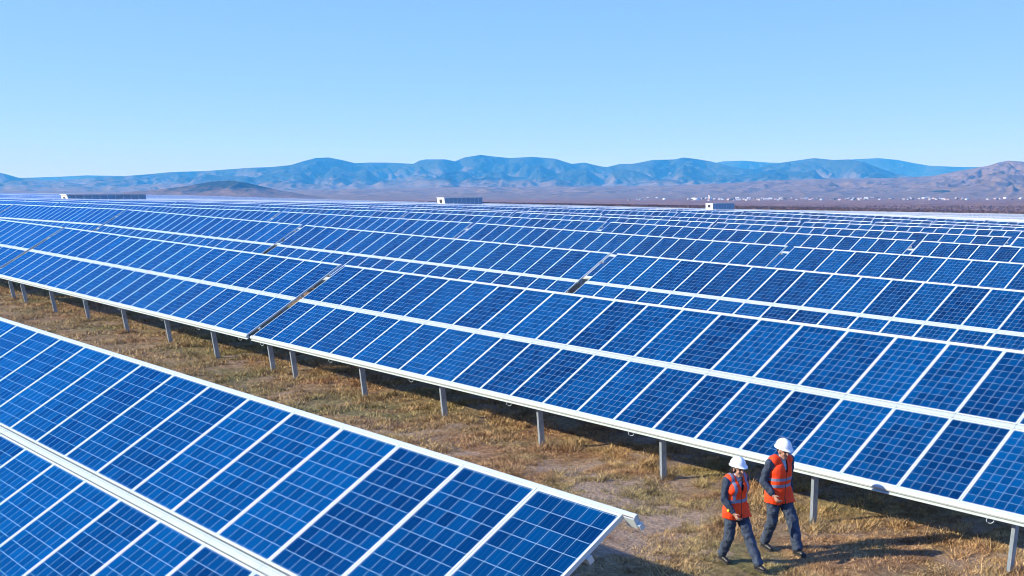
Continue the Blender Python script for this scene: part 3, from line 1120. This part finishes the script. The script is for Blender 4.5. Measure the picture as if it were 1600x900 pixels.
# ------------------------------------------------------------------ people
M_skin = simple('skin', (.42, .235, .165), .55, 0, .06, 30)
M_eye = simple('eye_dark', (.02, .015, .012), .4)
M_lip = simple('lips', (.30, .12, .09), .5)
M_hair = simple('dark_hair', (.012, .009, .008), .55, 0, .2, 60)
M_suit = simple('slate_work_suit', (.050, .068, .102), .85, 0, .45, 11, .2, 1.0)
M_shirt = simple('pale_shirt', (.40, .46, .56), .8, 0, .08, 20)
M_boot = simple('black_boot', (.018, .018, .020), .45, 0, .15, 20)
M_sole = simple('boot_sole', (.05, .045, .04), .8)
M_hat = simple('white_helmet_shell', (.84, .86, .88), .28, 0, .01, 10, .6)
M_patch = simple('yellow_sleeve_patch', (.70, .52, .03), .7)


def vest_material(man):
    m, nt, b = new_mat('orange_vest_man' if man else 'orange_vest_woman')
    tc = N(nt, 'ShaderNodeTexCoord')
    sep = N(nt, 'ShaderNodeSeparateXYZ'); L(nt, tc.outputs['Object'], sep.inputs[0])
    x, y, z = sep.outputs

    def band(v, c, hw):
        return math_n(nt, 'LESS_THAN', math_n(nt, 'ABSOLUTE', math_n(nt, 'SUBTRACT', v, c)), hw)
    if man:
        st = math_n(nt, 'MAXIMUM', band(z, 1.125, .021), band(z, 1.03, .021))
    else:
        st = math_n(nt, 'MAXIMUM', band(z, .965, .024), math_n(nt, 'MULTIPLY', band(math_n(nt, 'ABSOLUTE', y), .105, .022), math_n(nt, 'GREATER_THAN', z, .965)))
    zipf = math_n(nt, 'MULTIPLY', band(y, 0, .006), math_n(nt, 'GREATER_THAN', x, .03))
    n = noise_n(nt, tc.outputs['Object'], 7, 5, .6)
    org = ramp(nt, n, [(.3, (.95, .045, .002)), (.7, (1.0, .075, .004))])
    c = mixc(nt, st, org, (.20, .23, .33))
    c = mixc(nt, zipf, c, (.10, .03, .02))
    L(nt, c, b.inputs['Base Color'])
    b.inputs['Roughness'].default_value = .75
    bn = N(nt, 'ShaderNodeBump'); bn.inputs['Strength'].default_value = .35; bn.inputs['Distance'].default_value = .02
    L(nt, noise_n(nt, tc.outputs['Object'], 11, 5, .6), bn.inputs['Height']); L(nt, bn.outputs[0], b.inputs['Normal'])
    return m


def capsule(V, F, p0, p1, r0, r1, n=14, flat=None):
    """tapered capsule; flat=(axis vector, factor) squeezes the section along that axis"""
    p0, p1 = Vector(p0), Vector(p1)
    d = (p1 - p0)
    ln = d.length
    d = d.normalized() if ln > 1e-6 else Vector((0, 0, 1))
    a = d.cross(Vector((0, 1, 0)))
    a = a.normalized() if a.length > .2 else d.cross(Vector((1, 0, 0))).normalized()
    b = d.cross(a)
    rows = [(-r0 * cos(t), r0 * sin(t)) for t in np.linspace(.12, pi / 2, 6)] + [(ln + r1 * sin(t), r1 * cos(t)) for t in np.linspace(0, pi / 2 - .12, 6)]
    base = len(V)
    for (h, r) in rows:
        for k in range(n):
            t = 2 * pi * k / n
            off = (a * cos(t) + b * sin(t)) * r
            if flat:
                ax = Vector(flat[0]).normalized(); off = off - ax * (off.dot(ax) * (1 - flat[1]))
            V.append(p0 + d * h + off)
    for i in range(len(rows) - 1):
        for k in range(n):
            j = (k + 1) % n
            F.append((base + i * n + k, base + i * n + j, base + (i + 1) * n + j, base + (i + 1) * n + k))
    F.append(tuple(base + k for k in reversed(range(n))))
    F.append(tuple(base + (len(rows) - 1) * n + k for k in range(n)))


def ellipsoid(V, F, c, r, rot=None, n=18, m=10):
    base = len(V)
    M = rot or Matrix.Identity(3)
    for i in range(1, m):
        ph = pi * i / m
        for k in range(n):
            t = 2 * pi * k / n
            V.append(Vector(c) + M @ Vector((r[0] * sin(ph) * cos(t), r[1] * sin(ph) * sin(t), r[2] * cos(ph))))
    for i in range(m - 2):
        for k in range(n):
            j = (k + 1) % n
            F.append((base + i * n + k, base + (i + 1) * n + k, base + (i + 1) * n + j, base + i * n + j))
    F.append(tuple(base + k for k in range(n)))
    F.append(tuple(base + (m - 2) * n + k for k in reversed(range(n))))


def remeshed(V, F, voxel, smooth=3):
    me = bpy.data.meshes.new('tmp')
    me.from_pydata([tuple(v) for v in V], [], F)
    o = bpy.data.objects.new('tmp', me)
    COL.objects.link(o)
    md = o.modifiers.new('r', 'REMESH'); md.mode = 'VOXEL'; md.voxel_size = voxel
    if smooth:
        s = o.modifiers.new('s', 'SMOOTH'); s.iterations = smooth; s.factor = .5
    dg = bpy.context.evaluated_depsgraph_get()
    out = bpy.data.meshes.new_from_object(o.evaluated_get(dg))
    bpy.data.objects.remove(o)
    out.polygons.foreach_set('use_smooth', [True] * len(out.polygons))
    return out


def seg_dist(p, a, b):
    ab = b - a
    t = max(0, min(1, (p - a).dot(ab) / max(ab.length_squared, 1e-9)))
    return (p - (a + ab * t)).length


def hand(V, F, wrist, direction, side, k=1.0):
    """palm, four unequal curled fingers and a thumb; `side` is the inward direction of the palm"""
    d = Vector(direction).normalized()
    pn = Vector(side); pn = (pn - d * pn.dot(d)).normalized()      # palm normal (towards the body)
    w_ = d.cross(pn).normalized()                                   # across the knuckles
    if w_.x < 0: w_ = -w_                                           # index finger forward
    wr = Vector(wrist)
    capsule(V, F, wr, wr + d * .075 * k, .026 * k, .036 * k, 12, (pn, .48))
    for i, (ln, off) in enumerate(((.072, .026), (.080, .009), (.074, -.009), (.058, -.026))):
        b0 = wr + d * .088 * k + w_ * off * k
        b1 = b0 + (d * .8 + pn * .35).normalized() * ln * .42 * k
        b2 = b1 + (d * .45 + pn * .85).normalized() * ln * .33 * k
        b3 = b2 + (d * .05 + pn * .9).normalized() * ln * .28 * k
        capsule(V, F, wr + d * .05 * k + w_ * off * k, b0, .0095 * k, .0092 * k, 8)
        capsule(V, F, b0, b1, .0092 * k, .0086 * k, 8); capsule(V, F, b1, b2, .0086 * k, .008 * k, 8); capsule(V, F, b2, b3, .008 * k, .007 * k, 8)
    t0 = wr + d * .022 * k + w_ * .024 * k
    t1 = t0 + (d * .6 + w_ * .75 + pn * .2).normalized() * .042 * k
    t2 = t1 + (d * .9 + w_ * .15 + pn * .45).normalized() * .03 * k
    capsule(V, F, t0, t1, .0125 * k, .0105 * k, 8); capsule(V, F, t1, t2, .0105 * k, .0085 * k, 8)


def person(loc, heading, J, man, label):
    root = empty('person', loc, (0, 0, heading))
    k = 1.0 if man else .93
    sh = 1.0 if man else .90         # breadth
    j = {n: Vector(p) for n, p in J.items()}
    headR = Matrix.Rotation(J_TILT[man], 3, 'Y')
    hc = j['head']

    # --- body: one continuous skin
    V, F = [], []
    capsule(V, F, j['pelvis'], j['chest'], .115 * sh, .125 * sh, 18, ((1, 0, 0), .75))
    capsule(V, F, j['chest'] + Vector((0, -.1 * sh, .06)), j['chest'] + Vector((0, .1 * sh, .06)), .09, .09, 14)
    capsule(V, F, j['neck'] - Vector((.01, 0, .05)), hc - Vector((.015, 0, .02)), .056 * sh, .052 * sh)
    for s, S in ((-1, 'R'), (1, 'L')):
        capsule(V, F, j['hip' + S], j['knee' + S], .072, .05); capsule(V, F, j['knee' + S], j['ankle' + S], .05, .036)
        capsule(V, F, j['sh' + S], j['el' + S], .046, .038); capsule(V, F, j['el' + S], j['wr' + S], .038, .026)
        hand(V, F, j['wr' + S], j['wr' + S] - j['el' + S], (.15, -s, 0), 1.0 if man else .9)
    H = lambda x, y, z: hc + headR @ Vector((x, y, z))
    hs = 1.0 if man else .95
    ellipsoid(V, F, H(-.012, 0, .03), (.098 * hs, .076 * hs, .098 * hs), headR)
    ellipsoid(V, F, H(.022, 0, -.035), (.066 * hs, .058 * hs, .082 * hs), headR)
    capsule(V, F, H(.060, -.018, -.085), H(.060, .018, -.085), .021, .021, 8)
    capsule(V, F, H(.080, 0, .015), H(.104, 0, -.022), .009, .013, 8)          # nose
    for s in (-1, 1):
        ellipsoid(V, F, H(-.005, s * .077 * hs, -.005), (.018, .008, .030), headR, 8, 6)
        capsule(V, F, H(.076, s * .016, .026), H(.066, s * .046, .028), .009, .009, 6)     # brow
        ellipsoid(V, F, H(.060, s * .034, -.022), (.022, .022, .022), headR, 8, 6)         # cheek
    capsule(V, F, H(.082, -.014, -.052), H(.082, .014, -.052), .008, .008, 6)
    me = remeshed(V, F, .0065, 1)
    for m in (M_skin, M_eye, M_lip, M_hair): me.materials.append(m)
    mi = np.zeros(len(me.polygons), np.int32)
    e1, e2, mo = H(.080, -.031, .008), H(.080, .031, .008), H(.088, 0, -.052)
    b1, b2 = H(.082, -.031, .032), H(.082, .031, .032)
    for p in me.polygons:
        c = p.center
        if c.z < hc.z - .15: continue
        if (c - e1).length < .015 or (c - e2).length < .015: mi[p.index] = 1
        elif abs((headR.inverted() @ (c - mo)).z) < .007 and (c - mo).length < .026: mi[p.index] = 2
        elif min((c - b1).length, (c - b2).length) < .016 and abs((headR.inverted() @ (c - b1)).z) < .006: mi[p.index] = 3
    me.polygons.foreach_set('material_index', mi)
    link('body', me, root)

    # --- work suit: jacket and trousers, cut to end at collar, cuffs and hems
    V, F = [], []
    capsule(V, F, j['pelvis'] + Vector((0, 0, -.02)), j['chest'], .150 * sh, .160 * sh, 20, ((1, 0, 0), .78))
    capsule(V, F, j['shR'] + Vector((0, .03, -.005)), j['shL'] + Vector((0, -.03, -.005)), .078 * sh, .078 * sh, 16, ((1, 0, 0), .95))
    capsule(V, F, j['neck'] + Vector((-.01, 0, -.05)), j['neck'] + Vector((0, 0, .012)), .085 * sh, .068 * sh)
    for s, S in ((-1, 'R'), (1, 'L')):
        capsule(V, F, j['hip' + S], j['knee' + S], .106 * sh, .084 * sh, 16)
        capsule(V, F, j['knee' + S], j['ankle' + S] + Vector((0, 0, .03)), .084 * sh, .076 * sh, 16)
        capsule(V, F, j['sh' + S], j['el' + S], .068 * sh, .058 * sh, 14)
        capsule(V, F, j['el' + S], j['wr' + S] - (j['wr' + S] - j['el' + S]).normalized() * .035, .058 * sh, .044 * sh, 14)
    me = remeshed(V, F, .011, 3)
    nv = len(me.vertices)
    co = np.empty(nv * 3); me.vertices.foreach_get('co', co); co = co.reshape(-1, 3)
    no = np.array([tuple(v.normal) for v in me.vertices])
    seed = 3.1 if man else 9.7
    disp = np.array([mnoise.noise(Vector((c[0] * 9 + seed, c[1] * 9, c[2] * 13))) * .012 + mnoise.noise(Vector((c[0] * 26, c[1] * 26 + seed, c[2] * 30))) * .005 for c in co])
    # gathered folds round elbows, knees and ankles
    for n_, am in (('elR', .012), ('elL', .012), ('kneeR', .012), ('kneeL', .012), ('ankleR', .018), ('ankleL', .018), ('pelvis', .012)):
        q = np.array(j[n_]); dd = np.linalg.norm(co - q, axis=1)
        idx = np.where(dd < .26)[0]
        disp[idx] += am * np.exp(-(dd[idx] / .13) ** 2) * np.array([mnoise.noise(Vector((co[i][0] * 14, co[i][1] * 14 + seed, (co[i][2] + .8 * co[i][0] + .5 * co[i][1]) * 30))) for i in idx])
    co = co + no * disp[:, None]
    me.vertices.foreach_set('co', co.reshape(-1))
    me.materials.append(M_suit); me.materials.append(M_shirt)
    mi = np.zeros(len(me.polygons), np.int32)
    for p in me.polygons:      # open collar shows the shirt
        c = p.center
        if c.z > j['neck'].z - .16 and c.x > j['neck'].x + .02 and abs(c.y) < .012 + (c.z - (j['neck'].z - .16)) * .30: mi[p.index] = 1
    me.polygons.foreach_set('material_index', mi)
    link('work_suit', me, root)

    # --- safety vest
    V, F = [], []
    hem = .765 if man else .715
    capsule(V, F, j['pelvis'] + Vector((0, 0, -.02)), j['chest'], .176 * sh, .185 * sh, 22, ((1, 0, 0), .80))
    capsule(V, F, j['shR'] + Vector((0, .075, .008)), j['shL'] + Vector((0, -.075, .008)), .092 * sh, .092 * sh, 16)
    for S in 'RL':      # the skirt of the vest hangs over the tops of the thighs
        capsule(V, F, j['hip' + S] + Vector((0, 0, .04)), j['hip' + S].lerp(j['knee' + S], .42), .128 * sh, .122 * sh, 16)
    if not man:
        capsule(V, F, j['chest'] + Vector((.045, -.07, .0)), j['chest'] + Vector((.045, .07, .0)), .105, .105, 14)
    me = remeshed(V, F, .009, 4)
    bm = bmesh.new(); bm.from_mesh(me)
    nk = j['neck']
    kill = []
    for f in bm.faces:
        c = f.calc_center_median()
        neck_r = .078 if c.x < nk.x else .078 + max(0, (nk.z - c.z)) * .0
        vcut = c.x > nk.x and c.z > nk.z - .19 and abs(c.y) < .012 + (c.z - (nk.z - .19)) * .24
        dn = Vector((c.x - nk.x, c.y - nk.y)).length
        if c.z < hem + (.015 * sin(c.y * 20)) or (c.z > nk.z - .03 and dn < neck_r) or vcut: kill.append(f); continue
        for S in 'RL':
            if seg_dist(c, j['sh' + S], j['el' + S]) < .072 * sh and abs(c.y) > .185 * sh: kill.append(f); break
    bmesh.ops.delete(bm, geom=kill, context='FACES')
    for v in bm.verts:
        q = v.co
        v.co = q + v.normal * (mnoise.noise(Vector((q.x * 8, q.y * 8 + seed, q.z * 12))) * .011 + .004)
        fl = max(0, (1.0 - q.z)) * .06
        v.co.x += (q.x - j['pelvis'].x) * fl; v.co.y += q.y * fl
    bm.to_mesh(me); bm.free()
    me.materials.append(vest_material(man))
    vo = link('safety_vest', me, root)
    sd = vo.modifiers.new('thick', 'SOLIDIFY'); sd.thickness = .006; sd.offset = 0

    # --- helmet: shell with ridges, brim and peak
    m = MB()
    nS, nR = 28, 12
    pts = []
    for i in range(nR + 1):
        ph = (pi / 2) * i / nR
        ring = []
        for q in range(nS):
            t = 2 * pi * q / nS
            rr = .5 + .5 * abs(cos(t))
            ridge = 1 + (.035 if abs(sin(t)) < .22 and cos(t) > -2 else 0) * sin(ph)
            x_ = .132 * cos(ph) * cos(t); y_ = .108 * cos(ph) * sin(t); z_ = .118 * sin(ph) ** .95 * (1.0 + (.045 if abs(y_) < .018 else 0) * (1 if i < nR else 1))
            ring.append((x_, y_, z_))
        pts.append(ring)
    for i in range(nR):
        for q in range(nS):
            r2 = (q + 1) % nS
            m.face([pts[i][q], pts[i][r2], pts[i + 1][r2], pts[i + 1][q]], 0, None, True)
    for q in range(nS):       # brim, drawn out to a peak in front
        t0, t1 = 2 * pi * q / nS, 2 * pi * (q + 1) / nS
        def br(t, e):
            pk = max(0, cos(t)) ** 3
            return (.132 * cos(t) + (e * (.014 + .046 * pk)) * cos(t), .108 * sin(t) + e * .014 * sin(t), -e * (.004 + .012 * pk))
        m.face([br(t0, 0), br(t0, 1), br(t1, 1), br(t1, 0)], 0, None, True)
        a, b_ = br(t0, 1), br(t1, 1)
        m.face([a, (a[0], a[1], a[2] - .006), (b_[0], b_[1], b_[2] - .006), b_], 0)
    hme = m.mesh('hard_hat', [M_hat])
    bm = bmesh.new(); bm.from_mesh(hme); bmesh.ops.remove_doubles(bm, verts=bm.verts, dist=.0005); bm.to_mesh(hme); bm.free()
    hp = H(-.014, 0, .062)
    ho = link('hard_hat', hme, root, hp, (0, J_TILT[man] - .05, 0), (hs, hs, hs))
    sd = ho.modifiers.new('thick', 'SOLIDIFY'); sd.thickness = .005; sd.offset = -1

    # --- hair
    V, F = [], []
    if man:
        ellipsoid(V, F, H(-.028, 0, .018), (.088, .081, .075), headR)
    else:
        ellipsoid(V, F, H(-.030, 0, .008), (.092, .083, .090), headR)
        capsule(V, F, H(-.10, 0, -.01), H(-.13, 0, -.07), .036, .032)
        capsule(V, F, H(-.13, 0, -.07), H(-.13, 0, -.20), .032, .020)
        capsule(V, F, H(-.13, 0, -.20), H(-.115, 0, -.27), .020, .008)
    hm_ = remeshed(V, F, .009, 2)
    hm_.materials.append(M_hair)
    for v in hm_.vertices:
        v.co += v.normal * (.004 * mnoise.noise(Vector((v.co.x * 40, v.co.y * 90, v.co.z * 15))))
    link('hair', hm_, root)

    # --- boots
    for S in 'RL':
        an = j['ankle' + S]
        fd = Vector((cos(J['toe' + S][0]), 0, sin(J['toe' + S][0])))
        up = Vector((-fd.z, 0, fd.x))
        V, F = [], []
        q = .95 if man else .86
        capsule(V, F, an + Vector((0, 0, .05)), an + up * -.02, .050 * q, .050 * q)
        capsule(V, F, an + up * -.045 * q - fd * .045 * q, an + up * -.050 * q + fd * .10 * q, .040 * q, .044 * q)
        capsule(V, F, an + up * -.052 * q + fd * .09 * q, an + up * -.056 * q + fd * .155 * q, .042 * q, .036 * q, 14, (up, .85))
        bme = remeshed(V, F, .008, 2)
        bme.materials.append(M_boot)
        bo = link('boot', bme, root)
        mb = MB()
        outl = [(-.088, .0), (-.075, .034), (-.02, .038), (.06, .034), (.12, .045), (.17, .038), (.195, .0)]
        ring = [Vector((x_ * q, y_ * q, 0)) for x_, y_ in outl] + [Vector((x_ * q, -y_ * q, 0)) for x_, y_ in outl[-2:0:-1]]
        T = Matrix(((fd.x, 0, up.x, an.x), (0, 1, 0, an.y), (fd.z, 0, up.z, an.z), (0, 0, 0, 1)))
        nn = len(ring); b0 = len(mb.v)
        for zz in (-.098 * q, -.074 * q):
            for r_ in ring: mb.v.append(tuple(T @ Vector((r_.x, r_.y, zz))))
        for i in range(nn):
            i2 = (i + 1) % nn
            mb.f.append((b0 + i2, b0 + i, b0 + nn + i, b0 + nn + i2)); mb.m.append(0); mb.uv.append([(0, 0)] * 4); mb.sm.append(False)
        mb.f.append(tuple(range(b0, b0 + nn))); mb.m.append(0); mb.uv.append([(0, 0)] * nn); mb.sm.append(False)
        mb.f.append(tuple(reversed(range(b0 + nn, b0 + 2 * nn)))); mb.m.append(0); mb.uv.append([(0, 0)] * nn); mb.sm.append(False)
        link('sole', mb.mesh('sole', [M_sole]), bo)
    if not man:
        a_, b_ = j['elR'], j['wrR']
        c = a_.lerp(b_, .72)
        mb = MB(); mb.box(-.02, .02, -.006, .006, -.016, .016, 0)
        link('sleeve_patch', mb.mesh('sleeve_patch', [M_patch]), root, c + Vector((.0, -.052, .0)), (0, -.9, 0))
    tag(root, label, 'person', 'two workers walking down the aisle')
    return root


J_TILT = {True: .20, False: .11}
MAN = dict(pelvis=(0, 0, .90), chest=(.02, 0, 1.24), neck=(.035, 0, 1.415), head=(.085, 0, 1.525),
           hipR=(0, -.085, .86), kneeR=(.0, -.095, .48), ankleR=(-.15, -.10, .115), toeR=(-.10, 0, 0),
           hipL=(.01, .085, .86), kneeL=(.23, .095, .49), ankleL=(.35, .10, .100), toeL=(.06, 0, 0),
           shR=(.015, -.185, 1.365), elR=(-.055, -.245, 1.085), wrR=(.13, -.20, .91),
           shL=(.015, .185, 1.365), elL=(-.06, .245, 1.10), wrL=(-.01, .24, .85))
q_ = .915
WOMAN = dict(pelvis=(0, 0, .90 * q_), chest=(.0, 0, 1.24 * q_), neck=(.01, 0, 1.415 * q_), head=(.05, 0, 1.525 * q_ + .005),
             hipR=(0, -.080, .86 * q_), kneeR=(-.02, -.09, .46 * q_), ankleR=(-.16, -.095, .118), toeR=(-.16, 0, 0),
             hipL=(.01, .080, .86 * q_), kneeL=(.21, .085, .47 * q_), ankleL=(.41, .09, .098), toeL=(.10, 0, 0),
             shR=(.0, -.160, 1.365 * q_), elR=(.01, -.215, 1.09 * q_), wrR=(.19, -.17, .90 * q_),
             shL=(.0, .160, 1.365 * q_), elL=(-.09, .215, 1.11 * q_), wrL=(-.14, .20, .88 * q_))


def on_ground(px, py):
    d = ray(px, py)
    t = 1.0
    for _ in range(60):
        p = CAM + d * t
        t += (p.z - float(ground_z(p.x, p.y))) / -d.z
    return CAM + d * t


pm = on_ground(1220, 863)
pw = on_ground(1158, 886)
HEAD = radians(-12)
person((pm.x - .10 * cos(HEAD), pm.y - .10 * sin(HEAD), float(ground_z(pm.x, pm.y)) + .0), HEAD, MAN, True,
       'taller worker in white helmet and orange vest with two waist bands, beside the beam')
person((pw.x - .15 * cos(HEAD), pw.y - .15 * sin(HEAD), float(ground_z(pw.x, pw.y)) + .0), HEAD, WOMAN, False,
       'shorter worker with dark ponytail, orange vest and yellow sleeve patch, arm swinging forward')

# ------------------------------------------------------------------ haze
mh = bpy.data.materials.new('haze')
mh.use_nodes = True
hn = mh.node_tree
hn.nodes.clear()
pv = hn.nodes.new('ShaderNodeVolumePrincipled')
pv.inputs['Color'].default_value = (.06, .40, 1.0, 1)
pv.inputs['Absorption Color'].default_value = (1, 1, 1, 1)
pv.inputs['Density'].default_value = 1.35e-4
pv.inputs['Anisotropy'].default_value = 0.0
ho_ = hn.nodes.new('ShaderNodeOutputMaterial')
hn.links.new(pv.outputs[0], ho_.inputs['Volume'])
m = MB()
m.box(-16500, 16500, -16500, 16500, -60, 620)
tag(link('haze', m.mesh('haze', [mh])), 'thin blue air that fades the far mountains', 'haze', kind='stuff')
